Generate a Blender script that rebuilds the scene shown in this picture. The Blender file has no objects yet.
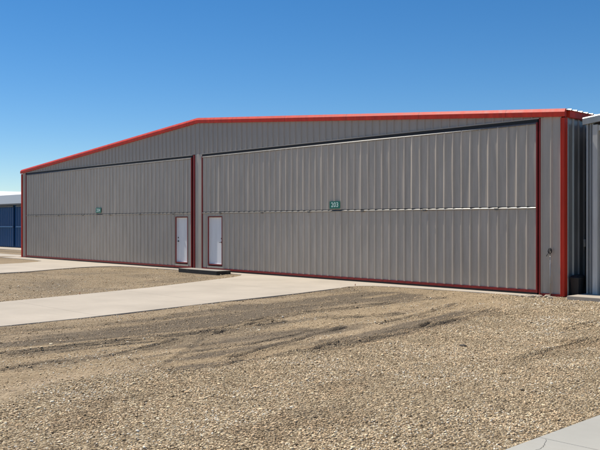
import bpy, math, random
import numpy as np
from mathutils import Vector, noise as mnoise
random.seed(7); rng = np.random.default_rng(7)
scene = bpy.context.scene
COL = scene.collection

# ------------------------------------------------------------------ camera
cam_d = bpy.data.cameras.new('camera'); cam = bpy.data.objects.new('camera', cam_d); COL.objects.link(cam)
CX, CY, CZ = 26.82, -19.40, 1.945
cam.location = (CX, CY, CZ)
cam.rotation_euler = (math.radians(90 - 0.146), 0, math.radians(46.4))
cam_d.sensor_width = 36; cam_d.lens = 36 * 785 / 600
cam_d.clip_start = 0.1; cam_d.clip_end = 6000
scene.camera = cam
# ------------------------------------------------------------------ sky and sun
S = Vector((-5.0, -0.75, 9.2)).normalized()
world = bpy.data.worlds.new('World'); scene.world = world; world.use_nodes = True
wn = world.node_tree; bg = wn.nodes['Background']
sky = wn.nodes.new('ShaderNodeTexSky'); sky.sky_type = 'NISHITA'; sky.sun_disc = False
sky.sun_elevation = math.asin(S.z); sky.sun_rotation = math.atan2(S.x, S.y)
sky.altitude = 1200; sky.air_density = 1.0; sky.dust_density = 0.0; sky.ozone_density = 4.5
hs = wn.nodes.new('ShaderNodeHueSaturation'); hs.inputs['Saturation'].default_value = 1.28; hs.inputs['Hue'].default_value = .500
wn.links.new(sky.outputs[0], hs.inputs['Color']); wn.links.new(hs.outputs[0], bg.inputs[0]); bg.inputs[1].default_value = 0.088
sl = bpy.data.lights.new('sun', 'SUN'); sun = bpy.data.objects.new('sun', sl); COL.objects.link(sun)
sl.energy = 4.6; sl.angle = math.radians(0.53); sl.color = (1.0, 0.93, 0.82)
sun.rotation_euler = (-S).to_track_quat('-Z', 'Y').to_euler(); sun.location = (0, 0, 30)
scene.view_settings.view_transform = 'Standard'; scene.view_settings.look = 'None'
scene.view_settings.gamma = 1; scene.view_settings.exposure = 0.30
scene.view_settings.use_curve_mapping = False
scene.render.engine = 'CYCLES'

# ------------------------------------------------------------------ helpers
def tag(o, label=None, cat=None, group=None, kind=None):
    if label: o['label'] = label
    if cat: o['category'] = cat
    if group: o['group'] = group
    if kind: o['kind'] = kind
    return o
def empty(name, loc=(0, 0, 0)):
    o = bpy.data.objects.new(name, None); COL.objects.link(o); o.location = loc
    o.empty_display_size = 0.3
    return o
class MB:
    def __init__(s): s.v = []; s.f = []; s.m = []
    def add(s, vs, fs, mi=0):
        n = len(s.v); s.v += [tuple(v) for v in vs]; s.f += [tuple(i + n for i in f) for f in fs]; s.m += [mi] * len(fs)
    def box(s, x0, x1, y0, y1, z0, z1, mi=0):
        s.add([(x0,y0,z0),(x1,y0,z0),(x1,y1,z0),(x0,y1,z0),(x0,y0,z1),(x1,y0,z1),(x1,y1,z1),(x0,y1,z1)],
              [(0,3,2,1),(4,5,6,7),(0,1,5,4),(1,2,6,5),(2,3,7,6),(3,0,4,7)], mi)
    def extr(s, poly, path, closed=True, mi=0):
        """poly: offsets (vectors) swept along path points (mitred by keeping the same offsets)"""
        n = len(poly); vs = [tuple(Vector(p) + Vector(q)) for p in path for q in poly]
        fs = []
        for i in range(len(path) - 1):
            for j in range(n if closed else n - 1):
                k = (j + 1) % n
                fs.append((i*n+j, i*n+k, (i+1)*n+k, (i+1)*n+j))
        if closed:
            fs.append(tuple(range(n))[::-1]); fs.append(tuple((len(path)-1)*n + j for j in range(n)))
        s.add(vs, fs, mi)
    def tube(s, pts, r, n=10, closed=False, mi=0):
        pts = [Vector(p) for p in pts]; vs = []; m = len(pts)
        for i, p in enumerate(pts):
            if closed: d = (pts[(i+1) % m] - pts[i-1])
            else: d = pts[min(i+1, m-1)] - pts[max(i-1, 0)]
            d.normalize(); a = d.orthogonal().normalized() if abs(d.y) > .9 else d.cross(Vector((0,1,0))).normalized()
            b = d.cross(a)
            for k in range(n):
                t = 2*math.pi*k/n; vs.append(p + a*math.cos(t)*r + b*math.sin(t)*r)
        fs = []
        for i in range(m if closed else m-1):
            i2 = (i+1) % m
            for k in range(n): fs.append((i*n+k, i*n+(k+1) % n, i2*n+(k+1) % n, i2*n+k))
        if not closed: fs.append(tuple(range(n))[::-1]); fs.append(tuple((m-1)*n+k for k in range(n)))
        s.add(vs, fs, mi)
    def build(s, name, mat, parent=None, smooth=False, bevel=0, loc=None):
        me = bpy.data.meshes.new(name); me.from_pydata(s.v, [], s.f); me.validate()
        for m in (mat if isinstance(mat, (list, tuple)) else [mat]): me.materials.append(m)
        if any(s.m):
            for p, mi in zip(me.polygons, s.m): p.material_index = mi
        if smooth: me.polygons.foreach_set('use_smooth', [True]*len(me.polygons))
        o = bpy.data.objects.new(name, me); COL.objects.link(o)
        if parent: o.parent = parent
        if loc: o.location = loc
        if bevel:
            b = o.modifiers.new('bevel', 'BEVEL'); b.width = bevel; b.segments = 2; b.limit_method = 'ANGLE'; b.harden_normals = False
        me.update()
        return o
def prism(poly, z0, z1):
    m = MB(); n = len(poly)
    m.add([(x, y, z0) for x, y in poly] + [(x, y, z1) for x, y in poly],
          [tuple(range(n))[::-1], tuple(range(n, 2*n))] + [(i, (i+1) % n, n+(i+1) % n, n+i) for i in range(n)])
    return m

# ------------------------------------------------------------------ materials
def mat(name):
    m = bpy.data.materials.new(name); m.use_nodes = True; nt = m.node_tree
    return m, nt, nt.nodes['Principled BSDF']
def N(nt, t, **kw):
    n = nt.nodes.new(t)
    for k, v in kw.items():
        if k in ('loc',): continue
        if hasattr(n, k) and not k[0].isupper(): setattr(n, k, v)
        else: n.inputs[k.replace('_', ' ')].default_value = v
    return n
def ramp(nt, fac, stops):
    r = nt.nodes.new('ShaderNodeValToRGB'); nt.links.new(fac, r.inputs[0])
    e = r.color_ramp.elements
    while len(e) < len(stops): e.new(0.5)
    for el, (p, c) in zip(e, stops):
        el.position = p; el.color = (*c, 1) if len(c) == 3 else c
    return r.outputs[0]
def mixc(nt, fac, a, b, mode='MIX'):
    n = nt.nodes.new('ShaderNodeMix'); n.data_type = 'RGBA'; n.blend_type = mode
    for sock, v in ((n.inputs[0], fac), (n.inputs[6], a), (n.inputs[7], b)):
        if isinstance(v, bpy.types.NodeSocket): nt.links.new(v, sock)
        else: sock.default_value = v if isinstance(v, (int, float)) else (*v, 1)
    return n.outputs[2]
def math_(nt, op, a, b=None, clamp=False):
    n = nt.nodes.new('ShaderNodeMath'); n.operation = op; n.use_clamp = clamp
    for i, v in enumerate((a, b)):
        if v is None: continue
        if isinstance(v, bpy.types.NodeSocket): nt.links.new(v, n.inputs[i])
        else: n.inputs[i].default_value = v
    return n.outputs[0]
def coords(nt, scale=(1, 1, 1)):
    tc = nt.nodes.new('ShaderNodeTexCoord'); mp = nt.nodes.new('ShaderNodeMapping'); mp.inputs['Scale'].default_value = scale
    nt.links.new(tc.outputs['Object'], mp.inputs[0]); return mp.outputs[0]
def noise(nt, vec, scale, detail=4, rough=.55):
    n = N(nt, 'ShaderNodeTexNoise', Scale=scale, Detail=detail, Roughness=rough); nt.links.new(vec, n.inputs['Vector']); return n.outputs['Fac']

def painted_metal(name, base, rough=.42, var=.08, metallic=0.0, streak=(3, 3, .35), dust=None, spec=.5, laps=None):
    m, nt, b = mat(name)
    v = coords(nt, streak); n1 = noise(nt, v, 2.2, 5, .6); n2 = noise(nt, coords(nt), 35, 3)
    d = [c*(1-var*1.6) for c in base]; l = [min(1, c*(1+var)) for c in base]
    c = ramp(nt, n1, [(.3, d), (.7, l)])
    c = mixc(nt, math_(nt, 'MULTIPLY', n2, .10), c, [x*.7 for x in base])
    if dust:                                   # splash dirt with its own ragged edge near the bottom of the sheets
        geo = nt.nodes.new('ShaderNodeNewGeometry'); sx = nt.nodes.new('ShaderNodeSeparateXYZ'); nt.links.new(geo.outputs['Position'], sx.inputs[0])
        z = sx.outputs['Z']; f = math_(nt, 'SUBTRACT', 1.0, math_(nt, 'DIVIDE', z, dust[0]), True)
        f = math_(nt, 'MULTIPLY', math_(nt, 'POWER', f, 1.5), math_(nt, 'MULTIPLY', noise(nt, coords(nt, (6, 6, 1.5)), 1.5, 4), dust[1]), True)
        c = mixc(nt, f, c, (.30, .25, .19))
    if laps:                                   # overlapping lengths of trim
        sx = nt.nodes.new('ShaderNodeSeparateXYZ'); nt.links.new(coords(nt), sx.inputs[0])
        g = math_(nt, 'LESS_THAN', math_(nt, 'PINGPONG', math_(nt, 'ADD', sx.outputs['X'], .7), laps/2), .009)
        c = mixc(nt, math_(nt, 'MULTIPLY', g, .75), c, [x*.25 for x in base])
    nt.links.new(c, b.inputs['Base Color'])
    r = nt.nodes.new('ShaderNodeMapRange'); nt.links.new(n1, r.inputs[0]); r.inputs[3].default_value = rough-.08; r.inputs[4].default_value = rough+.12
    nt.links.new(r.outputs[0], b.inputs['Roughness']); b.inputs['Metallic'].default_value = metallic
    b.inputs['Specular IOR Level'].default_value = spec
    bp = N(nt, 'ShaderNodeBump', Strength=.25, Distance=.004); nt.links.new(noise(nt, coords(nt, (4, 4, 1)), 2.5, 2), bp.inputs['Height']); nt.links.new(bp.outputs[0], b.inputs['Normal'])
    return m
M = {}
M['gray'] = painted_metal('gray_sheet_metal', (.49, .43, .36), .38, .10, dust=(1.3, .55))
M['gable'] = painted_metal('gray_gable_metal', (.39, .35, .305), .45, .06)
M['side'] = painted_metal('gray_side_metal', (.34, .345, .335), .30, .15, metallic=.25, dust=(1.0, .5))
M['flash'] = painted_metal('gray_flashing', (.17, .16, .145), .40, .12)
M['red'] = painted_metal('red_trim_paint', (.64, .045, .022), .50, .14, laps=3.05, spec=.25)
M['darkred'] = painted_metal('dark_red_trim_paint', (.24, .016, .014), .42, .14, spec=.35)
M['white'] = painted_metal('white_door_paint', (.90, .89, .87), .45, .05)
M['galv'] = painted_metal('galvanised_roof', (.62, .63, .63), .38, .08, metallic=.5)
M['zinc'] = painted_metal('pale_zinc_sheet', (.38, .39, .385), .36, .10, metallic=.25)
M['blue'] = painted_metal('navy_sheet_metal', (.003, .065, .20), .45, .12, spec=.3)
M['paleroof'] = painted_metal('pale_gray_roof', (.13, .15, .16), .5, .08)
M['whiteroof'] = painted_metal('white_roof', (.80, .80, .78), .5, .04)
M['lightgray'] = painted_metal('light_gray_paint', (.60, .59, .55), .5, .12)
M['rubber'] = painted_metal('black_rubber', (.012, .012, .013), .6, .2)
M['blackplastic'] = painted_metal('black_plastic', (.018, .017, .017), .5, .2)
M['green'] = painted_metal('teal_sign_paint', (.004, .15, .105), .35, .05)
M['ink'] = painted_metal('sign_lettering', (.62, .80, .74), .4, .03)
M['pipe'] = painted_metal('gray_conduit', (.42, .42, .41), .4, .15, metallic=.4)
M['steel'] = painted_metal('dark_steel', (.06, .055, .05), .4, .2, metallic=.6)
M['stakewood'] = painted_metal('weathered_stake', (.55, .24, .14), .8, .2)

def concrete(name, base, joint=None, stain=.35):
    m, nt, b = mat(name); v = coords(nt)
    n1 = noise(nt, v, .55, 5, .6); n2 = noise(nt, v, 9, 5, .65); n3 = noise(nt, v, 140, 2)
    c = ramp(nt, n1, [(.32, [x*.86 for x in base]), (.68, [min(1, x*1.08) for x in base])])
    c = mixc(nt, math_(nt, 'MULTIPLY', n2, stain), c, [base[0]*.80, base[1]*.77, base[2]*.72])
    c = mixc(nt, math_(nt, 'MULTIPLY', n3, .22), c, [x*.7 for x in base])
    # broom streaks and dusty drifts
    n4 = noise(nt, coords(nt, (.6, 5, 1)), 1.3, 5, .7)
    c = mixc(nt, math_(nt, 'MULTIPLY', ramp(nt, n4, [(.55, (0,0,0)), (.72, (1,1,1))]), .28), c, (.36, .31, .245))
    h = n2
    if joint:
        sx = nt.nodes.new('ShaderNodeSeparateXYZ'); nt.links.new(v, sx.inputs[0])
        f = None
        for ax, per, off in joint:
            q = math_(nt, 'PINGPONG', math_(nt, 'ADD', sx.outputs[ax], off), per/2)
            g = math_(nt, 'LESS_THAN', q, .007)
            f = g if f is None else math_(nt, 'MAXIMUM', f, g)
        c = mixc(nt, math_(nt, 'MULTIPLY', f, .6), c, (.12, .105, .09))
    nt.links.new(c, b.inputs['Base Color']); b.inputs['Roughness'].default_value = .85; b.inputs['Specular IOR Level'].default_value = .25
    bp = N(nt, 'ShaderNodeBump', Strength=.4, Distance=.004); nt.links.new(mixc(nt, .5, n2, n3), bp.inputs['Height']); nt.links.new(bp.outputs[0], b.inputs['Normal'])
    return m
M['conc'] = concrete('pale_concrete', (.49, .432, .352), joint=[('Y', 3.6, .3)])
M['walk'] = concrete('gray_concrete', (.43, .42, .375))
M['darkcurb'] = concrete('dark_concrete', (.055, .053, .048), stain=.5)
M['curb'] = concrete('stoop_concrete', (.33, .31, .27), stain=.6)

# ------------------------------------------------------------------ plan curves (metres, hangar front along X, camera side is -Y)
DRIVE_R = [(15.95,.02),(15.95,-.50),(14,-.56),(12.7,-.62),(11.5,-.74),(10.8,-.95),(10.5,-1.3),(10.42,-1.7),(10.6,-2.3),(11.05,-4.5),(11.4,-7.3),(11.82,-9.8),(12.08,-11.5),(12.2,-13.2),(12.3,-18),(12.3,-32),
           (9.8,-32),(9.1,-18),(8.0,-12.6),(7.65,-11.2),(7.15,-8.8),(6.5,-6.3),(4.75,-1.75),(4.3,-1.0),(3.8,-.52),(2.9,-.42),(.42,-.42),(.42,.02)]
DRIVE_L = [(.40,.02),(.40,-.44),(-.4,-.47),(-2.2,-.62),(-3.6,-.66),(-4.3,-.78),(-4.75,-1.15),(-4.9,-1.8),(-4.85,-2.6),(-4.35,-3.9),(-3.55,-5.5),(-3.3,-7),(-3,-16),(-3,-32),(-9.6,-32),(-9.7,-7),(-9.9,-4),
           (-10.2,-2.9),(-10.8,-1.8),(-11.6,-1.15),(-13.0,-.95),(-17.2,-.9),(-17.2,.02)]
f_, H_, hy_ = 785, 1.945, 223
th = math.radians(46.4); FW = (-math.sin(th), math.cos(th)); RT = (math.cos(th), math.sin(th))
RUTS = [ # ruts traced on the ground plane: (points as distance ahead, distance right of where the photographer stood), depth, half width
 ([(0,352),(60,345),(133,338),(200,332),(226,328)],.030,.07), ([(205,332),(250,320),(300,311),(400,300),(440,296)],.030,.08), ([(120,371),(140,368),(160,364),(187,348),(203,337)],.014,.06),
 ([(232,355),(267,345),(297,338),(317,332),(345,326)],.050,.08), ([(240,362),(283,353),(313,351),(335,341)],.050,.08), ([(338,344),(367,338),(400,330),(420,326),(450,318)],.045,.09),
 ([(250,324),(277,320)],.05,.08), ([(322,317),(373,314),(400,311)],.035,.06), ([(380,322),(420,313),(456,302)],.035,.08), ([(425,324),(467,315),(492,309)],.035,.08),
 ([(520,358),(567,345),(590,338)],.022,.08), ([(548,333),(593,322),(620,317)],.02,.07), ([(97,356),(117,352),(140,347),(176,338)],.035,.07), ([(0,368),(50,360),(97,357)],.02,.08),
 ([(60,350),(110,344),(170,338)],.02,.06), ([(200,348),(250,342),(290,334),(330,324)],.025,.06), ([(170,372),(215,366),(240,361)],.035,.07)]
def gp(x, y):
    D = f_*H_/(y-hy_); l = (x-300)/f_*D
    return (CX+FW[0]*D+RT[0]*l, CY+FW[1]*D+RT[1]*l)
RUTS = [([gp(*p) for p in L], d*1.4, w*.66) for L, d, w in RUTS]
RUTS += [([(x+.17*s_, y+.10) for x, y in L], d*.6, w*.8) for L, d, w in RUTS[:2]+RUTS[5:8] for s_ in (-1, 1)]
EDGE = [(17.8,-40),(18.3,-15.84),(17.78,-14.88),(17.78,-14.33),(17.93,-13.67),(18.39,-13.2),(18.55,-12.82),(18.48,-12.23),(18.25,-11.24),(18.2,-10.31),(18.37,-9.02),(18.0,-7.24),(17.2,-4.06),(16.6,-2.2),(15.2,-1.6),(15.0,-.3),(15,20)]

def vnoise(x, y, s, seed):
    r = np.random.default_rng(seed).random((256, 256)); x = x/s; y = y/s
    xi = np.floor(x).astype(int); yi = np.floor(y).astype(int); fx = x-xi; fy = y-yi
    fx = fx*fx*(3-2*fx); fy = fy*fy*(3-2*fy); g = lambda a, b: r[a % 256, b % 256]
    return (g(xi,yi)*(1-fx)+g(xi+1,yi)*fx)*(1-fy)+(g(xi,yi+1)*(1-fx)+g(xi+1,yi+1)*fx)*fy
def fbm(x, y, s, seed, o=4): return sum(vnoise(x, y, s/2**i, seed+i)/2**i for i in range(o))/sum(1/2**i for i in range(o))
def pdist(X, Y, pts):
    d = np.full(X.shape, 1e9); t = np.zeros(X.shape)
    for (x0, y0), (x1, y1) in zip(pts[:-1], pts[1:]):
        L2 = (x1-x0)**2+(y1-y0)**2; u = np.clip(((X-x0)*(x1-x0)+(Y-y0)*(y1-y0))/L2, 0, 1)
        e = np.hypot(X-x0-u*(x1-x0), Y-y0-u*(y1-y0)); d = np.minimum(d, e)
    return d
def inside(X, Y, poly):
    c = np.zeros(X.shape, bool); n = len(poly)
    for i in range(n):
        (x0, y0), (x1, y1) = poly[i], poly[i-1]
        cond = ((y0 > Y) != (y1 > Y)) & (X < (x1-x0)*(Y-y0)/((y1-y0) or 1e-9)+x0); c ^= cond
    return c
SM = lambda a, b, x: (lambda t: t*t*(3-2*t))(np.clip((x-a)/(b-a), 0, 1))
def fields(X, Y):
    ex = np.interp(-Y, [-q[1] for q in EDGE][::-1], [q[0] for q in EDGE][::-1])
    w = (fbm(X, Y, 1.2, 5)-.5)*.7
    g = SM(-.55, .35, X+w+(fbm(X, Y, .3, 7)-.5)*.5-ex)                                     # gravel side of the edge
    rut = np.zeros(X.shape); dk = np.zeros(X.shape)
    wob = (fbm(X, Y, .6, 11, 3)-.5)*.09
    for pts, dep, hw in RUTS:
        d = np.abs(pdist(X, Y, pts)+wob)
        am = .55+.6*SM(.3, .7, vnoise(X, Y, .9, 40+int(hw*100)))
        rut += am*(-dep*np.exp(-(d/hw)**2)+dep*.55*np.exp(-((d-hw*2.1)/(hw*.9))**2)); dk = np.maximum(dk, min(1, dep/.035)*am*np.exp(-(d/(hw*1.3))**2))  # dk darkens the rut bottoms in the colour, standing in for their shade
    z = -.048+.03*(fbm(X, Y, 3.0, 20)-.5)+.018*(fbm(X, Y, .5, 24)-.5)*(1-.5*g)+.009*(fbm(X, Y, .16, 28, 2)-.5)
    z += g*(.035+.035*(fbm(X, Y, .7, 33, 3)-.5)) + .03*np.exp(-((X-ex-.15)/.35)**2)*(fbm(X, Y, 1.5, 31)+.2)
    ax = X+.16*(Y+9)*np.clip((Y+14)/10, -.5, 1)+.35*(vnoise(X, Y, 3.5, 207)-.5)
    z += (1-g)*SM(12.0, 13.0, X)*(.030*(fbm(ax*5.5, Y*.30, 1.0, 201, 4)-.5)+.016*(fbm(ax*14, Y*.7, 1.0, 205, 2)-.5))
    z += rut
    return z, g, dk, ex
def ground_z(X, Y):
    z, g, dk, ex = fields(X, Y)
    for poly in (DRIVE_R, DRIVE_L):
        sd = pdist(X, Y, poly+poly[:1]); ins = inside(X, Y, poly)
        wb_ = np.where(ins, 1, np.exp(-(sd/.55)**2)); z = z*(1-wb_)+wb_*(-.008-.022*SM(.35, .7, fbm(X, Y, 2.2, 13, 3))+.25*(z+.048))
        z = np.where(ins | (sd < .25), np.minimum(z, -.004-.026*SM(.3, .75, fbm(X, Y, 1.6, 3, 3))), z)
    z = np.where((X > 22.9) & (Y < -1), np.minimum(z, -.012-.01*vnoise(X, Y, .3, 4)), z)
    z = np.where((X > 22.9) & (Y < -1) & (X > 23.3), -.06, z)
    z = np.where((X > 16.75) & (Y > -1.4), np.minimum(z, .02), z)
    z = np.where((X < 16.62) & (X > -16.6) & (Y > .02), -.08, z)
    return z, g, dk, ex
def axis(a, b, st, lim, gr):
    c = list(np.arange(a, b, st)); s = st
    hi = [b]
    while hi[-1] < lim: s *= gr; hi.append(hi[-1]+s)
    s = st; lo = [a-st]
    while lo[-1] > -lim: s *= gr; lo.append(lo[-1]-s)
    return np.array(lo[::-1]+c+hi)
gx = axis(9.5, 24.5, .028, 2500, 1.12); gy = axis(-17.0, .3, .034, 2500, 1.12)
GX, GY = np.meshgrid(gx, gy)
GZ, G, DK, EX = ground_z(GX, GY)
far = np.hypot(GX-5, GY+8); GZ = np.where(far > 60, -.06, GZ)
nx, ny = len(gx), len(gy)
me = bpy.data.meshes.new('ground'); me.vertices.add(nx*ny)
me.vertices.foreach_set('co', np.stack([GX, GY, GZ], -1).astype(np.float32).ravel())
ii = (np.arange(ny-1)[:, None]*nx+np.arange(nx-1)[None]).ravel()
q = np.stack([ii, ii+1, ii+nx+1, ii+nx], -1).ravel().astype(np.int32)
me.loops.add(len(q)); me.loops.foreach_set('vertex_index', q); me.polygons.add(len(ii))
me.polygons.foreach_set('loop_start', np.arange(0, len(q), 4, dtype=np.int32)); me.polygons.foreach_set('loop_total', np.full(len(ii), 4, np.int32))
me.polygons.foreach_set('use_smooth', np.ones(len(ii), bool)); me.update()
# soil kinds: how dark (damp, silty, plus shade painted along the ruts), how pale (washed fines) each spot of ground is
streak = fbm((GX+.16*(GY+9)*np.clip((GY+14)/10, -.5, 1)+.35*(vnoise(GX, GY, 3.5, 207)-.5))*3.2, GY*.35, 1.0, 61, 5)
PATCH = [[(-40,332),(0,328),(100,322),(225,305),(300,297),(345,290),(400,290),(430,294),(400,300),(300,312),(230,322),(200,331),(120,338),(60,339),(0,346),(-40,350)],
 [(150,368),(185,352),(215,340),(250,332),(300,325),(335,327),(300,340),(262,356),(215,366)],
 [(285,353),(330,336),(400,320),(450,310),(500,308),(505,315),(435,330),(370,343),(315,354)],
 [(500,362),(560,345),(600,335),(640,335),(600,345),(550,358)], [(320,385),(380,372),(395,380),(350,394)], [(20,420),(90,398),(150,392),(100,412),(40,432)], [(220,430),(330,405),(360,412),(280,440)]]
wx = GX+(fbm(GX, GY, .6, 301, 4)-.5)*.9; wy = GY+(fbm(GX, GY, .6, 305, 4)-.5)*.9
patch = np.zeros(GX.shape)
for i_, P_ in enumerate(PATCH):
    Q_ = [gp(*p) for p in P_]; d_ = pdist(wx, wy, Q_+Q_[:1]); in_ = inside(wx, wy, Q_)
    patch = np.maximum(patch, np.where(in_, .5+.5*np.clip(d_/.15, 0, 1), .5-.5*np.clip(d_/.15, 0, 1))*(1 if i_ < 3 else .75))
near_dr = SM(2.6, .6, np.abs(GX-13.2+.25*(GY+12)*(GY > -12)*.3)) * (GX < 18)
dark = .80*patch*SM(.32, .58, streak) + .25*np.clip(near_dr, 0, 1)*SM(.25, .6, fbm(GX*1.6, GY*.6, 1.1, 70)+.12) + .9*DK + .55*SM(.50, .62, streak)*(1-G)*SM(-16.5, -13.5, GY)*SM(13.2, 14.2, GX)*SM(-2, -6, GY)
dark = np.where(GX < 11.5, .30+.35*SM(.45, .65, fbm(GX, GY, 1.1, 75)), dark)*(1-.35*G)
pale = np.exp(-((GX-EX+.05)/.30)**2)*SM(-11.8, -13.5, GY)*1.1+.45*SM(.55, .7, fbm(GX*2, GY*.5, 1.3, 80))*(1-G)+.25*G
for n_, a_ in (('gravelly', G), ('dark', np.clip(dark, 0, 1)), ('pale', np.clip(pale, 0, 1))):
    at = me.attributes.new(n_, 'FLOAT', 'POINT'); at.data.foreach_set('value', a_.astype(np.float32).ravel())
m, nt, b = mat('gravelly_soil')
v = coords(nt)
att = lambda n: (lambda a: (setattr(a, 'attribute_name', n), a.outputs['Fac'])[1])(nt.nodes.new('ShaderNodeAttribute'))
vor = N(nt, 'ShaderNodeTexVoronoi', Scale=38.0); nt.links.new(v, vor.inputs['Vector'])
sep = nt.nodes.new('ShaderNodeSeparateColor'); nt.links.new(vor.outputs['Color'], sep.inputs[0])
soil = ramp(nt, noise(nt, v, 2.3, 8, .65), [(.3, (.29, .213, .128)), (.7, (.48, .36, .22))])
soil = mixc(nt, att('dark'), soil, (.15, .117, .083))
soil = mixc(nt, math_(nt, 'MULTIPLY', att('pale'), .7), soil, (.56, .43, .29))
stones = ramp(nt, sep.outputs[0], [(0, (.12, .09, .06)), (.3, (.30, .222, .13)), (.7, (.52, .40, .24)), (1, (.74, .61, .42))])
fr = math_(nt, 'ADD', math_(nt, 'MULTIPLY', att('gravelly'), .6), .30)
col = mixc(nt, fr, soil, stones)
col = mixc(nt, math_(nt, 'MULTIPLY', att('dark'), .55), col, (.12, .098, .074))
col = mixc(nt, math_(nt, 'MULTIPLY', noise(nt, v, 60, 4, .7), .18), col, (.12, .10, .075))
nt.links.new(col, b.inputs['Base Color']); b.inputs['Roughness'].default_value = .95; b.inputs['Specular IOR Level'].default_value = .15
hgt = math_(nt, 'ADD', math_(nt, 'MULTIPLY', math_(nt, 'SUBTRACT', .6, vor.outputs['Distance']), math_(nt, 'ADD', att('gravelly'), .45)), math_(nt, 'MULTIPLY', noise(nt, v, 22, 6, .7), 1.0))
bp = N(nt, 'ShaderNodeBump', Strength=1.0, Distance=.03); nt.links.new(hgt, bp.inputs['Height']); nt.links.new(bp.outputs[0], b.inputs['Normal'])
me.materials.append(m)
ground = bpy.data.objects.new('ground', me); COL.objects.link(ground); tag(ground, kind='structure')

# ------------------------------------------------------------------ concrete
def slab(name, poly, z1=0, z0=-.16, mt='conc'):
    o = prism(poly, z0, z1).build(name, M[mt], bevel=.008); tag(o, kind='structure'); return o
slab('driveway', DRIVE_R); slab('driveway', DRIVE_L)
slab('apron', [(16.96, -.55), (16.96, 0.46), (34, .46), (34, -.62)], .075, -.14)
slab('pavement', [(23.15, -12.905), (31, -12.905), (31, -6.5), (23.15, -6.5)], .0, -.14, 'walk')
slab('pavement', [(23.15, -40), (31, -40), (31, -12.915), (23.15, -12.915)], .0, -.14, 'walk')
slab('pavement', [(23.16, -6.49), (31, -6.49), (31, -.63), (23.16, -.63)], .0, -.14, 'walk')
slab('apron', [(-75, 5.2), (-22, 5.2), (-22, 7.2), (-75, 7.2)], -.01, -.14)
slab('road', [(-90, -3.0), (-18.2, -1.6), (-18.2, 1.6), (-90, 2.4)], -.035, -.14)

def crack(pts, w, name='crack'):
    m_ = MB(); P_ = []
    for i, (x, y) in enumerate(pts):
        a, c = pts[max(i-1, 0)], pts[min(i+1, len(pts)-1)]; dx, dy = c[0]-a[0], c[1]-a[1]; L_ = math.hypot(dx, dy); P_.append((x, y, -dy/L_, dx/L_, w*(.4+.8*random.random())))
    vs = [(x+nx_*k*ww, y+ny_*k*ww, .003) for x, y, nx_, ny_, ww in P_ for k in (-1, 1)]
    m_.add(vs, [(2*i, 2*i+1, 2*i+3, 2*i+2)[::-1] for i in range(len(pts)-1)]); o = m_.build(name, M['darkcurb']); tag(o, kind='structure')
ck = []
for t_ in range(26):
    k_ = t_/25; x, y = 23.24+.22*k_+.03*math.sin(6*k_)+.008*random.uniform(-1, 1), -12.93-.75*k_+.01*random.uniform(-1, 1); ck.append((x, y))
crack(ck, .0018)

# ------------------------------------------------------------------ sheet metal
def profile(a, b, phase=0, p=.305, h=.034, base=.082, top=.020, vary=0):
    """(x, out) points of a ribbed sheet between a and b"""
    pts = []; k = math.floor((a-phase)/p)-1
    while True:
        c = phase+k*p
        if c-base/2 > b: break
        bs = base; base = base+vary*abs(mnoise.noise(Vector((c*2.3, 7.7, 1.1))))*2
        for dx, o in ((-base/2, 0), (-top/2, h), (top/2, h), (base/2, 0), (base/2+.055, 0), (base/2+.063, .0012), (base/2+.07, .0012), (base/2+.078, 0), (base/2+.141, 0), (base/2+.149, .0012), (base/2+.156, .0012), (base/2+.164, 0)):
            pts.append((c+dx, o))
        base = bs; k += 1
    pts = [q for q in pts if a < q[0] < b]
    return [(a, 0)]+pts+[(b, 0)]
def sheet(mb, a, b, zb, zt, y=0, nz=1, wav=0, phase=0, seed=0, sgn=-1, axis='X', **kw):
    pr = profile(a, b, phase, **kw); ztf = zt if callable(zt) else (lambda x: zt)
    vs = []; fs = []; n = len(pr)
    for j in range(nz+1):
        for x, o in pr:
            z = zb+(ztf(x)-zb)*j/nz
            wv = wav*(mnoise.noise(Vector((x*3.3, z*.55+seed, seed*1.7)))+.5*mnoise.noise(Vector((x*9, z*.9, seed+5)))) if wav else 0
            yy = y+sgn*(o+wv)
            vs.append((x, yy, z) if axis == 'X' else (yy, x, z))
    for j in range(nz):
        for i in range(n-1):
            q = (j*n+i, j*n+i+1, (j+1)*n+i+1, (j+1)*n+i)
            fs.append(q if (axis == 'X') == (sgn < 0) else q[::-1])
    mb.add(vs, fs)
XL, XR, XA = -16.55, 16.6, .32
ZE, ZA = 4.95, 6.28
roofz = lambda x: ZE+(ZA-ZE)*(1-abs(x-XA)/((XR-XA) if x > XA else (XA-XL)))
DEP = 15.2
hang = empty('aircraft_hangar', (XA, 0, 0))
tag(hang, 'long gray ribbed metal hangar with red trim and two wide folding doors', 'hangar')
hang_parts = []
def part(mb, name, mt, parent=None, **kw):
    """verts are in world metres; shift them to the parent's origin"""
    par = parent or hang
    ox = XA
    mb.v = [(x-ox, y, z) for x, y, z in mb.v]
    return mb.build(name, mt, par, **kw)
XJL0, XJL1, XJR0, XJR1 = -15.95, -.08, .62, 15.84       # left leaf, right leaf
ZD = 4.68
# gable sheeting above the doors plus the strips beside and between them
mb = MB()
sheet(mb, XL+.10, XR-.10, ZD+.115, lambda x: roofz(x)-.10, y=0, phase=.1, nz=1)
part(mb, 'gable_panel', M['gable'])
for a, b_, nm in ((XL+.10, XJL0-.06, 'wall_panel'), (XJR1+.088, XR-.08, 'wall_panel')):
    mb = MB(); sheet(mb, a, b_, -.02, ZD+.115, y=0, phase=(a+b_)/2, nz=3, wav=.0015); part(mb, nm, M['gray'])
mb = MB(); mb.box(.128, .60, -.012, .03, -.02, ZD+.113); part(mb, 'centre_post', M['gray'], bevel=.006)
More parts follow.
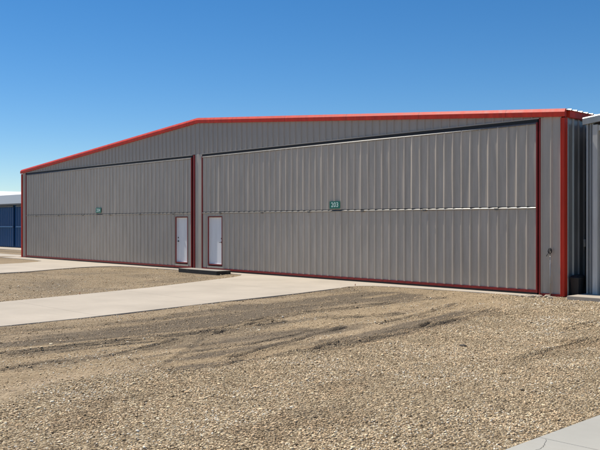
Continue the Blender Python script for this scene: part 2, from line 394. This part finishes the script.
# solid walls behind the sheets (girts and lining seen as nothing but dark)
mb = MB(); mb.box(XL+.06, XR-.06, .035, .15, -.03, 4.80); part(mb, 'inner_wall', M['steel'])
# side walls, rear wall
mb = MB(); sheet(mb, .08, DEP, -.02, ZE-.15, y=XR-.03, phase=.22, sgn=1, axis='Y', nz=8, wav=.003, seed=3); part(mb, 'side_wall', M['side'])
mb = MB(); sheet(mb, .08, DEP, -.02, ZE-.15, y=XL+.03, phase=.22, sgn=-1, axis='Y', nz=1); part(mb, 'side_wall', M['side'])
mb = MB(); sheet(mb, XL+.05, XR-.05, -.02, lambda x: roofz(x)-.06, y=DEP, sgn=1); part(mb, 'rear_wall', M['gable'])
# roof: ribs run down the slopes
mb = MB()
pr = profile(-.02, DEP+.1, .12)
for s0, s1 in ((XL-.10, XA), (XA, XR+.14)):
    vs = []; fs = []
    for x in (s0, s1):
        zz = roofz(min(max(x, XL), XR)) - (.011 if x > XR or x < XL else 0)
        for y, o in pr: vs.append((x, y, zz+o-.012))
    n = len(pr)
    for i in range(n-1): fs.append((i, n+i, n+i+1, i+1))
    mb.add(vs, fs)
o = part(mb, 'roof', M['galv'])
sd = o.modifiers.new('thick', 'SOLIDIFY'); sd.thickness = .004; sd.offset = -1
mb = MB(); mb.extr([(-.18,0,.01),(0,0,.035),(.18,0,.01),(0,0,.03)], [(XA,.05,ZA),(XA,DEP,ZA)]); part(mb, 'ridge_cap', M['galv'], o)
# rake trim: upright lower face and sloping upper face
prof = [(0,.02,-.195),(0,-.085,-.195),(0,-.090,-.070),(0,-.030,.020),(0,.10,.022),(0,.10,.015),(0,.02,.01)]
mb = MB(); mb.extr([Vector(p) for p in prof], [(XL-.045,0,ZE),(XA,0,ZA),(XR+.045,0,ZE)]); part(mb, 'rake_trim', M['red'])
mb = MB(); mb.extr([(0,0,-.20),(.10,0,-.20),(.105,0,-.03),(.0,0,-.03)], [(XR-.005,.105,ZE),(XR-.005,DEP,ZE)]); part(mb, 'eave_trim', M['red'])
mb = MB(); mb.extr([(0,0,-.20),(-.10,0,-.20),(-.105,0,-.03),(.0,0,-.03)], [(XL+.005,.105,ZE),(XL+.005,DEP,ZE)]); part(mb, 'eave_trim', M['red'])
for sx, X in ((1, XR), (-1, XL)):
    mb = MB()
    P = [(0.02,.12),(0.02,-.045),(-.028,-.052),(-.036,-.040),(-.072,-.040),(-.077,-.05),(-.092,-.05),(-.092,.03),(-.02,.03),(-.02,.12)]
    P = [(X+sx*a, c) for a, c in P]
    if sx < 0: P = P[::-1]
    n = len(P)
    mb.add([(x, y, 0.0) for x, y in P]+[(x, y, ZE-.217) for x, y in P], [tuple(range(n))[::-1]]+[(i, (i+1) % n, n+(i+1) % n, n+i) for i in range(n)]+[tuple(range(n, 2*n))])
    part(mb, 'corner_trim', M['red'])
# downspout-less base flashing strip beside the right door
mb = MB(); mb.box(XJR1+.088, XR-.10, -.038, -.003, -.04, .05); part(mb, 'base_trim', M['darkred'])
mb = MB(); mb.box(XL+.13, XJL0-.06, -.038, -.003, -.04, .05); part(mb, 'base_trim', M['darkred'])

def bifold(x0, x1, md0, md1, seed, hinge_left):
    """one folding door leaf: ribbed sheets (upper and lower), rails, trim and a walk door"""
    y = -.022; ZM = 2.37; mz0, mz1 = .30, 2.17
    mb = MB()
    sheet(mb, x0+.05, x1-.05, ZM+.03, ZD-.03, y=y, nz=26, wav=.0075, vary=.045, phase=.13+seed*.07, seed=seed)
    for a, c in ((x0+.05, md0-.10), (md1+.10, x1-.05)):
        if c-a > .03: sheet(mb, a, c, .126, ZM-.02, y=y, nz=14, wav=.0011, phase=.13+seed*.07, seed=seed+9)
    sheet(mb, md0-.10, md1+.10, mz1+.09, ZM-.02, y=y, phase=.13+seed*.07)
    # flat stiles round the walk door
    d = part(mb, 'folding_door', M['gray'])
    mb = MB(); 
    for a, c, za, zb in ((x0, x0+.046, .05, ZD), (x1-.046, x1, .05, ZD)): mb.box(a, c, -.052, .02, za, zb)
    mb.box(x0+.048, md0-.104, -.050, .02, .055, .125); mb.box(md1+.104, x1-.048, -.050, .02, .055, .125); mb.box(md0-.104, md1+.104, -.045, .02, .055, .125)
    part(mb, 'door_trim', M['darkred'], d)
    mb = MB(); mb.box(md0-.104, md1+.104, -.043, .02, .126, .20); part(mb, 'kick_plate', M['gray'], d)
    mb = MB(); mb.extr([(0,.01,-.028),(0,-.060,-.028),(0,-.060,-.014),(0,-.038,.010),(0,.01,.010)], [(x0+.05,0,ZM),(x1-.05,0,ZM)]); part(mb, 'hinge_rail', M['flash'], d)
    # small hinges along the fold
    for k in range(6):
        hx = x0+(k+.5)*(x1-x0)/6; mb = MB(); mb.box(hx-.06, hx+.06, -.072, -.058, ZM-.06, ZM-.005); mb.tube([(hx-.07,-.075,ZM-.012),(hx+.07,-.075,ZM-.012)], .009, 8)
        part(mb, 'hinge', M['flash'], d)
    mb = MB(); mb.extr([(0,.01,-.05),(0,-.058,-.05),(0,-.058,-.034),(0,-.028,.0),(0,.01,.0)], [(x0+.05,0,ZD-.0),(x1-.05,0,ZD-.0)]); part(mb, 'top_rail', M['flash'], d)
    mb = MB(); mb.box(x0+.01, x1-.01, -.020, .03, ZD+.004, ZD+.085); part(mb, 'header_strip', M['rubber'], d)  # flat black strip between the top rail and the header flashing
    mb = MB(); mb.box(x0-.03, x1+.03, -.036, .03, ZD+.088, ZD+.118); part(mb, 'header_flashing', M['gable'], d)
    mb = MB(); mb.box(x0+.02, x1-.02, -.03, .02, .0, .052); part(mb, 'bottom_seal', M['rubber'], d)
    # walk door, set back in its frame
    mb = MB()
    mb.box(md0-.098, md0-.05, -.030, .02, .202, mz1+.088); mb.box(md1+.05, md1+.098, -.030, .02, .202, mz1+.088); mb.box(md0-.05, md1+.05, -.030, .02, mz1+.052, mz1+.088)
    part(mb, 'door_surround', M['gray'], d)
    mb = MB(); mb.box(md0-.05, md0-.012, -.040, -.001, .24, mz1+.045); mb.box(md1+.012, md1+.05, -.040, -.001, .24, mz1+.045); mb.box(md0-.012, md1+.012, -.040, -.001, mz1+.008, mz1+.045); mb.box(md0-.012, md1+.012, -.042, .0, .24, mz0-.015)
    part(mb, 'door_frame', M['darkred'], d)
    mb = MB(); mb.box(md0+.004, md1-.004, .035, .075, mz0, mz1-.004)
    part(mb, 'walk_door', M['white'], d, bevel=.003)
    mb = MB(); mb.box(md0-.048, md0-.0, .0, .12, .24, mz1+.04); mb.box(md1, md1+.048, .0, .12, .24, mz1+.04); mb.box(md0, md1, .0, .12, mz1, mz1+.04); mb.box(md0, md1, .0, .12, .24, mz0-.006)
    part(mb, 'door_lining', M['white'], d)
    hx = md0+.075 if hinge_left else md1-.075
    mb = MB(); mb.tube([(hx,.035,1.17),(hx,-.01,1.17)], .012, 10); mb.tube([(hx,-.005,1.17),(hx+(.11 if hinge_left else -.11),-.01,1.165)], .010, 10); mb.tube([(hx,.036,1.17),(hx,.026,1.17)], .034, 16)
    part(mb, 'handle', M['steel'], d)
    mb = MB(); mb.tube([(hx,.036,1.32),(hx,.020,1.32)], .028, 16); part(mb, 'deadbolt', M['steel'], d)
    return d
# the wall behind is cut back at the walk doors by a shallow dark reveal, so the leaf of each can sit inside
inner = [o for o in hang.children if o.name.startswith('inner_wall')][0]
for v_ in inner.data.vertices: v_.co.y += .12
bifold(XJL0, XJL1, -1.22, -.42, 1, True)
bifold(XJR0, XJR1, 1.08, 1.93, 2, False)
# fixed jambs beside the leaves
mb = MB()
for a, c in ((XJL0-.055, XJL0-.012), (XJL1+.115, XJL1+.205)):
    mb = MB(); mb.box(a, c, -.046, .02, 0, ZD+.09); part(mb, 'door_jamb', M['darkred'])
mb = MB(); mb.box(XJL1+.012, XJL1+.112, .0, .03, 0, ZD+.09); part(mb, 'jamb_seal', M['rubber'])
mb = MB(); mb.box(XJR1+.045, XJR1+.085, -.052, .02, 0, ZD+.09); part(mb, 'door_jamb', M['darkred'])
mb = MB(); mb.box(XJR1+.008, XJR1+.042, -.004, .03, 0, ZD+.09); part(mb, 'jamb_seal', M['rubber'])

# ------------------------------------------------------------------ number signs
def text_mesh(body, size, mt, name, parent, loc):
    cu = bpy.data.curves.new('txt', 'FONT'); cu.body = body; cu.size = size; cu.align_x = 'CENTER'; cu.align_y = 'CENTER'; cu.extrude = .001; cu.offset = .004; cu.space_character = 1.08
    t = bpy.data.objects.new('txt', cu); COL.objects.link(t); bpy.context.view_layer.update()
    me = bpy.data.meshes.new_from_object(t.evaluated_get(bpy.context.evaluated_depsgraph_get())); me.name = name
    bpy.data.objects.remove(t); bpy.data.curves.remove(cu)
    me.materials.append(mt) if not me.materials else me.materials.__setitem__(0, mt)
    o = bpy.data.objects.new(name, me); COL.objects.link(o); o.parent = parent; o.location = loc; o.rotation_euler = (math.pi/2, 0, 0)
    return o
for body, x, lab in (('203', 8.24, 'green number sign reading 203 on the nearer folding door'), ('204', -7.78, 'green number sign with pale digits on the farther folding door')):
    s = empty('number_sign', (x, -.060, 2.56)); tag(s, lab, 'sign', 'number signs on the folding doors')
    mb = MB(); mb.box(-.25, .25, -.008, 0, -.125, .125); mb.build('sign_board', M['green'], s, bevel=.002)
    text_mesh(body, .225, M['ink'], 'lettering', s, (0, -.0095, 0))
    for dx in (-.18, .18): mb = MB(); mb.box(dx-.02, dx+.02, .0, .012, -.10, .10); mb.build('bracket', M['pipe'], s)

# ------------------------------------------------------------------ stoop in front of the walk doors
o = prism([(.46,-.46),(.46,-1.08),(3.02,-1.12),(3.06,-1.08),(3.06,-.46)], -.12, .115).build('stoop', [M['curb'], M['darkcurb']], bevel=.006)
for p_ in o.data.polygons: p_.material_index = 0 if p_.normal.z > .5 else 1  # pale top face, near-black side faces
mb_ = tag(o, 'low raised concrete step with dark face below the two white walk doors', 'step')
# ------------------------------------------------------------------ wall conduit with looped cable
w = empty('wall_conduit', (16.22, -.05, 0)); tag(w, 'thin gray conduit with a black cable loop on the wall strip beside the corner', 'conduit')
mb = MB(); mb.tube([(0,0,-.03),(0,0,.5),(0,0,1.08)], .011, 10); mb.tube([(0,0,1.08),(0,0,1.12)], .016, 10); mb.build('pipe', M['pipe'], w, smooth=True)
mb = MB(); mb.tube([(.0+.055*math.cos(a)*(.9), -.015, 1.20+.068*math.sin(a)) for a in [2*math.pi*i/20 for i in range(20)]], .011, 8, closed=True)
mb.tube([(.0+.045*math.cos(a), -.035, 1.185+.055*math.sin(a)) for a in [2*math.pi*i/20 for i in range(20)]], .010, 8, closed=True)
mb.tube([(0,-.01,1.11),(-.01,-.025,1.15),(.02,-.03,1.24),(-.015,-.02,1.28)], .009, 8); mb.tube([(-.05,-.02,1.13),(-.09,-.02,1.08),(-.10,-.018,1.05)], .009, 8)
mb.build('cable', M['rubber'], w, smooth=True)
for z in (.35, .85): mb = MB(); mb.box(-.03, .03, .006, .016, z-.012, z+.012); mb.build('clamp', M['pipe'], w)

# ------------------------------------------------------------------ things in the gap on the right
e = empty('electrical_box', (16.640, 1.02, 1.40)); tag(e, 'small gray electrical box with conduit on the shaded side wall', 'electrical box')
mb = MB(); mb.box(0, .06, -.06, .06, -.10, .10); mb.build('casing', M['pipe'], e, bevel=.006)
mb = MB(); mb.tube([(.03,0,-.10),(.03,0,-1.45)], .012, 10); mb.build('pipe', M['steel'], e, smooth=True)
t = empty('waste_bin', (16.80, .34, -.03)); tag(t, 'black plastic bin standing in the dark gap between the buildings', 'bin')
mb = MB(); mb.extr([Vector(p) for p in [(-.10,-.16,0),(.10,-.16,0),(.10,.16,0),(-.10,.16,0)]], [(0,0,0),(0,0,.001)])
mb = MB()
vs = []
for z, sx_, sy_ in ((0,.095,.15),(.50,.115,.185),(.50,.128,.20),(.535,.128,.20)): vs += [(-sx_,-sy_,z),(sx_,-sy_,z),(sx_,sy_,z),(-sx_,sy_,z)]
fs = [(3,2,1,0)]+[(4*k+i, 4*k+(i+1) % 4, 4*k+4+(i+1) % 4, 4*k+4+i) for k in range(3) for i in range(4)]+[(12,13,14,15)]
mb.add(vs, fs); mb.build('body', M['blackplastic'], t, bevel=.01)
mb = MB(); mb.add([(-.125,-.2,.54),(.125,-.2,.54),(.125,.2,.54),(-.125,.2,.54),(-.08,-.15,.585),(.08,-.15,.585),(.08,.15,.60),(-.08,.15,.60)], [(3,2,1,0),(4,5,6,7),(0,1,5,4),(1,2,6,5),(2,3,7,6),(3,0,4,7)]); mb.build('lid', M['blackplastic'], t, bevel=.008)

# ------------------------------------------------------------------ neighbouring hangar on the right
nb = empty('aircraft_hangar', (17.0, .45, 0)); tag(nb, 'pale zinc metal hangar cut off by the right edge of the photo', 'hangar')
def npart(mb, name, mt, par=None, **kw):
    mb.v = [(x-17.0, y-.45, z) for x, y, z in mb.v]; return mb.build(name, mt, par or nb, **kw)
NZ = 4.70; NW = 31.0; nroof = lambda x: NZ+(x-17.0)*.115 if x < 17+NW/2 else NZ+(17+NW-x)*.115
mb = MB(); sheet(mb, 17.02, 17.15, .03, lambda x: nroof(x)-.1, y=.46, phase=17.10, nz=2); npart(mb, 'wall_panel', M['zinc'])
mb = MB(); sheet(mb, 17.56, 17+NW, 4.42, lambda x: nroof(x)-.1, y=.46, phase=17.13, nz=1); npart(mb, 'gable_panel', M['zinc'])
mb = MB(); mb.box(17.003, 17.055, .40, .60, .03, NZ-.03); mb.box(17.152, 17.18, .425, .48, .03, 4.66); npart(mb, 'corner_trim', M['zinc'], bevel=.004)
mb = MB(); mb.box(17.20, 17.33, .36, .52, .03, 4.52); npart(mb, 'door_jamb', M['lightgray'], bevel=.008)
mb = MB(); mb.box(17.332, 17+NW, .40, .52, 4.36, 4.50); npart(mb, 'door_header', M['lightgray'])
mb = MB(); sheet(mb, 17.40, 17+NW-.3, .10, 4.34, y=.62, phase=17.6, nz=6, wav=.003, seed=21); dd = npart(mb, 'folding_door', M['zinc'])
mb = MB(); mb.box(17.335, 17.398, .50, .66, .03, 4.36); npart(mb, 'jamb_seal', M['rubber'])
mb = MB(); mb.box(17.50, 17+NW-.3, .57, .61, 2.3, 2.38); npart(mb, 'hinge_rail', M['zinc'], dd)
mb = MB(); mb.tube([(17.53,.52,3.2),(17.53,.52,2.6)], .03, 8); mb.box(17.49,17.56,.5,.56,2.52,2.62); npart(mb, 'latch', M['rubber'], dd)
mb = MB(); mb.extr([Vector(p) for p in [(0,.02,-.16),(0,-.085,-.16),(0,-.090,.0),(0,-.070,.03),(0,.08,.035)]], [(16.93,.42,nroof(17)),(17+NW/2,.42,nroof(17+NW/2)),(17+NW,.42,NZ)]); npart(mb, 'rake_trim', M['zinc'])
mb = MB(); sheet(mb, .50, DEP, -.02, NZ-.08, y=17.02, sgn=-1, axis='Y', phase=.3); npart(mb, 'side_wall', M['zinc'])
mb = MB(); sheet(mb, .50, DEP, -.02, NZ-.08, y=17+NW, sgn=1, axis='Y', phase=.3); npart(mb, 'side_wall', M['zinc'])
mb = MB(); mb.add([(16.9,.44,NZ),(17+NW/2,.44,nroof(17+NW/2)),(17+NW/2,DEP,nroof(17+NW/2)),(16.9,DEP,NZ),(17.1+NW,.44,NZ),(17.1+NW,DEP,NZ)], [(0,1,2,3),(1,4,5,2)]); o = npart(mb, 'roof', M['paleroof']); sd = o.modifiers.new('t', 'SOLIDIFY'); sd.thickness = .03
mb = MB(); mb.box(17.03, 17+NW, DEP-.1, DEP, -.02, NZ-.05); npart(mb, 'rear_wall', M['zinc'])

# ------------------------------------------------------------------ blue hangar and white-roofed building far left
bh = empty('aircraft_hangar', (-40, 7.3, 0)); tag(bh, 'low navy blue hangar with pale gray roof behind the far left corner', 'hangar')
def bpart(mb, name, mt, par=None, **kw):
    mb.v = [(x+40, y-7.3, z) for x, y, z in mb.v]; return mb.build(name, mt, par or bh, **kw)
BZ = 3.48
mb = MB(); sheet(mb, -62, -24, 0, BZ, y=7.3, phase=0, p=.4); bpart(mb, 'front_wall', M['blue'])
mb = MB(); sheet(mb, 7.3, 20, 0, BZ, y=-24, sgn=1, axis='Y'); sheet(mb, 7.3, 20, 0, BZ, y=-62, sgn=-1, axis='Y'); mb.box(-62, -24, 19.9, 20, 0, BZ); bpart(mb, 'side_wall', M['blue'])
for x0, x1 in ((-60.5, -47.6), (-47.0, -34.2), (-33.6, -25)):
    mb = MB(); sheet(mb, x0, x1, .08, 3.2, y=7.22, p=.4, phase=.1); d = bpart(mb, 'folding_door', M['blue'])
    mb = MB(); mb.extr([(0,0,-.05),(0,-.09,-.05),(0,-.03,.05),(0,0,.05)], [(x0,7.18,1.65),(x1,7.18,1.65)]); bpart(mb, 'hinge_rail', M['zinc'], d)
    mb = MB(); mb.extr([(0,0,-.06),(0,-.10,-.06),(0,-.03,.06),(0,0,.06)], [(x0,7.18,3.28),(x1,7.18,3.28)]); bpart(mb, 'top_rail', M['zinc'], d)
mb = MB()
vs = [(-62.4,6.9,BZ),(-23.6,6.9,BZ),(-23.6,13.6,BZ+1.25),(-62.4,13.6,BZ+1.25),(-23.6,20.4,BZ),(-62.4,20.4,BZ)]
mb.add(vs, [(0,1,2,3),(3,2,4,5)]); r_ = bpart(mb, 'roof', M['paleroof']); sd = r_.modifiers.new('t', 'SOLIDIFY'); sd.thickness = .12
wb = empty('storage_building', (-90, 28, 0)); tag(wb, 'distant low building with a bright white roof behind the navy hangar', 'building')
def wpart(mb, name, mt): mb.v = [(x+90, y-28, z) for x, y, z in mb.v]; return mb.build(name, mt, wb)
mb = MB(); mb.box(-101, -77, 18, 40, 0, 5.25); wpart(mb, 'wall', M['zinc'])
mb = MB(); mb.add([(-101.5,17.5,5.3),(-89,17.5,6.7),(-76.5,17.5,5.3),(-101.5,40.5,5.3),(-89,40.5,6.7),(-76.5,40.5,5.3)], [(0,1,4,3),(1,2,5,4),(0,2,1),(3,4,5),(0,3,5,2)]); wpart(mb, 'roof', M['whiteroof'])

# ------------------------------------------------------------------ stones, rocks, stakes
def stone_mesh(P, R, seed, colr, subdiv=False):
    """P (n,3) centres, R (n,) radii -> one mesh of faceted pebbles"""
    r = np.random.default_rng(seed); n = len(P)
    base = np.array([(1,0,0),(0,1,0),(-1,0,0),(0,-1,0),(.55,.55,.75),(-.6,.5,.8),(-.5,-.6,.7),(.6,-.5,.72),(0,0,-.8)], float)
    F = np.array([(0,1,4),(1,5,4),(1,2,5),(2,6,5),(2,3,6),(3,7,6),(3,0,7),(0,4,7),(4,5,6),(4,6,7),(1,0,8),(2,1,8),(3,2,8),(0,3,8)])
    V = base[None]*(1+.35*(r.random((n, 9, 3))-.5)); V *= np.stack([.8+.7*r.random(n), .65+.4*r.random(n), .45+.35*r.random(n)], -1)[:, None]
    a = r.random(n)*2*np.pi; ca, sa = np.cos(a)[:, None], np.sin(a)[:, None]
    tlt = (r.random(n)-.5)*1.0; ct, st = np.cos(tlt)[:, None], np.sin(tlt)[:, None]
    x, y, z = V[..., 0], V[..., 1], V[..., 2]; y, z = y*ct-z*st, y*st+z*ct; x, y = x*ca-y*sa, x*sa+y*ca
    V = np.stack([x, y, z], -1)*R[:, None, None]+P[:, None]
    me = bpy.data.meshes.new('gravel'); me.vertices.add(n*9); me.vertices.foreach_set('co', V.astype(np.float32).ravel())
    q = (F[None]+(np.arange(n)*9)[:, None, None]).ravel().astype(np.int32); nf = n*14
    me.loops.add(len(q)); me.loops.foreach_set('vertex_index', q); me.polygons.add(nf)
    me.polygons.foreach_set('loop_start', np.arange(0, nf*3, 3, dtype=np.int32)); me.polygons.foreach_set('loop_total', np.full(nf, 3, np.int32)); me.update()
    at = me.attributes.new('tone', 'FLOAT', 'POINT'); at.data.foreach_set('value', np.repeat(colr, 9).astype(np.float32))
    return me
m, nt, b = mat('pebbles')
a_ = nt.nodes.new('ShaderNodeAttribute'); a_.attribute_name = 'tone'
c = ramp(nt, a_.outputs['Fac'], [(0, (.07, .052, .036)), (.15, (.25, .18, .10)), (.38, (.60, .43, .255)), (.7, (.84, .64, .41)), (.9, (.90, .75, .48)), (1, (.90, .82, .66))])
c = mixc(nt, math_(nt, 'MULTIPLY', noise(nt, coords(nt), 90, 3), .12), c, (.20, .16, .12))
nt.links.new(c, b.inputs['Base Color']); b.inputs['Roughness'].default_value = .9; b.inputs['Specular IOR Level'].default_value = .12
M['pebble'] = m
def scatter(d0, d1, side, dens):
    """points over the ground in a wide wedge ahead of where the photographer stood, thinning out with distance"""
    dd = np.linspace(d0, d1, 4000); rho = dens*np.minimum(1, (12.0/dd)**2.4)*2*(.40*dd+side); cdf = np.cumsum(rho)*(dd[1]-dd[0]); n = int(cdf[-1])
    D = np.interp(rng.random(n)*cdf[-1], cdf, dd); l = (rng.random(n)*2-1)*(.40*D+side)
    return CX+FW[0]*D+RT[0]*l, CY+FW[1]*D+RT[1]*l
X, Y = scatter(5.2, 36, 1.5, 2500)
ex = np.interp(-Y, [-q[1] for q in EDGE][::-1], [q[0] for q in EDGE][::-1])
pg = SM(-.9, .5, X-ex+(fbm(X, Y, 1.2, 5)-.5)*.7)
strip_ = np.exp(-((X-ex+.15)/.38)**2)*SM(-11.8, -13.2, Y)
prob = (.28+.72*pg)*(1-.8*strip_)*(.35+.65*SM(.35, .55, fbm(X, Y, .6, 90)))
prob = np.where(X < 11, .35, prob)
keep = rng.random(len(X)) < prob
keep &= ~inside(X, Y, DRIVE_R) & ~inside(X, Y, DRIVE_L) & ~((X > 23.12)) & ~((Y > -.06) & (X < 16.62)) & ~((X > 16.9) & (Y > -.58)) & ~((X > .4) & (X < 3.1) & (Y > -1.15)) & (Y < 1.2)
X, Y = X[keep], Y[keep]; Z, g_, _, _ = ground_z(X, Y)
R = (.0048+.0085*rng.random(len(X))**2.0)*(1+.35*SM(11, 20, np.hypot(X-CX, Y-CY)))*(1+.9*(rng.random(len(X)) < .02))
pk = np.zeros(len(X)); wx = X+(fbm(X, Y, .6, 301, 4)-.5)*.9; wy = Y+(fbm(X, Y, .6, 305, 4)-.5)*.9
for P_ in PATCH: pk = np.maximum(pk, inside(wx, wy, [gp(*p) for p in P_]))
tone = np.clip(rng.beta(1.15, 1.0, len(X))*(.80+.45*fbm(X, Y, .9, 99))*(1-.35*pk), 0, 1)
me = stone_mesh(np.stack([X, Y, Z+R*.12], -1), R, 3, tone); me.materials.append(M['pebble'])
go = bpy.data.objects.new('gravel', me); COL.objects.link(go); tag(go, 'loose tan pebbles spread over the ground', 'gravel', kind='stuff')
print('pebbles', len(X))

def rock(x, y, r, label, seed, mt, name='rock', cat='rock', group=None, flat=.6):
    me = bpy.data.meshes.new(name); import bmesh
    bm = bmesh.new(); bmesh.ops.create_icosphere(bm, subdivisions=3, radius=1)
    rr = random.Random(seed); sx, sy = .8+.5*rr.random(), .7+.4*rr.random(); off = Vector((seed*3.1, seed*1.7, 0))
    for v in bm.verts:
        n = 1+.38*mnoise.noise(v.co*1.4+off)+.14*mnoise.noise(v.co*4+off); v.co = Vector((v.co.x*sx, v.co.y*sy, v.co.z*flat))*n*r
    bm.to_mesh(me); bm.free(); me.materials.append(mt)
    z = float(ground_z(np.array([x]), np.array([y]))[0][0]); o = bpy.data.objects.new(name, me); COL.objects.link(o); o.location = (x, y, z+r*flat*.35)
    tag(o, label, cat, group); return o
M['rockpale'] = concrete('pale_rock', (.44, .37, .28)); M['rockdark'] = concrete('dark_clod', (.05, .042, .035))
rk = [(15.93, -.62, .10, 'pale lumpy rock at the right end of the long concrete slab'), (16.12, -.42, .085, 'pale rock just left of the wall conduit foot'), (16.33, -.40, .10, 'pale upright rock just right of the wall conduit foot'),
      (16.50, -.58, .07, 'small rock in front of the red corner post'), (15.72, -.70, .06, 'small tan rock against the front edge of the slab')]
for i, (x, y, r, l) in enumerate(rk): rock(x, y, r, l, i+2, M['rockpale'], group='rocks at the hangar corner')
cx_, cy_ = gp(463, 345.5); rock(cx_, cy_, .055, 'dark clod lying alone in the middle of the pale gravel', 15, M['rockdark'], 'dirt_clod', 'clod', flat=.35)
cx_, cy_ = gp(450, 304); rock(cx_, cy_, .06, 'dark clod near the end of the tyre ruts below the hangar door', 19, M['rockdark'], 'dirt_clod', 'clod', flat=.4)
for (x, y, l) in ((10.35, -1.35, 'small orange stake at the corner where the driveway meets the slab'), (7.20, -9.0, 'small orange stake at the far edge of the driveway')):
    mb = MB(); mb.extr([(-.012,-.006,0),(.012,-.006,0),(.012,.006,0),(-.012,.006,0)], [(0,0,-.03),(.003,0,.035),(.006,.002,.055)]); o = mb.build('marker_stake', M['stakewood'], loc=(x, y, 0)); tag(o, l, 'stake', 'marker stakes by the driveway')
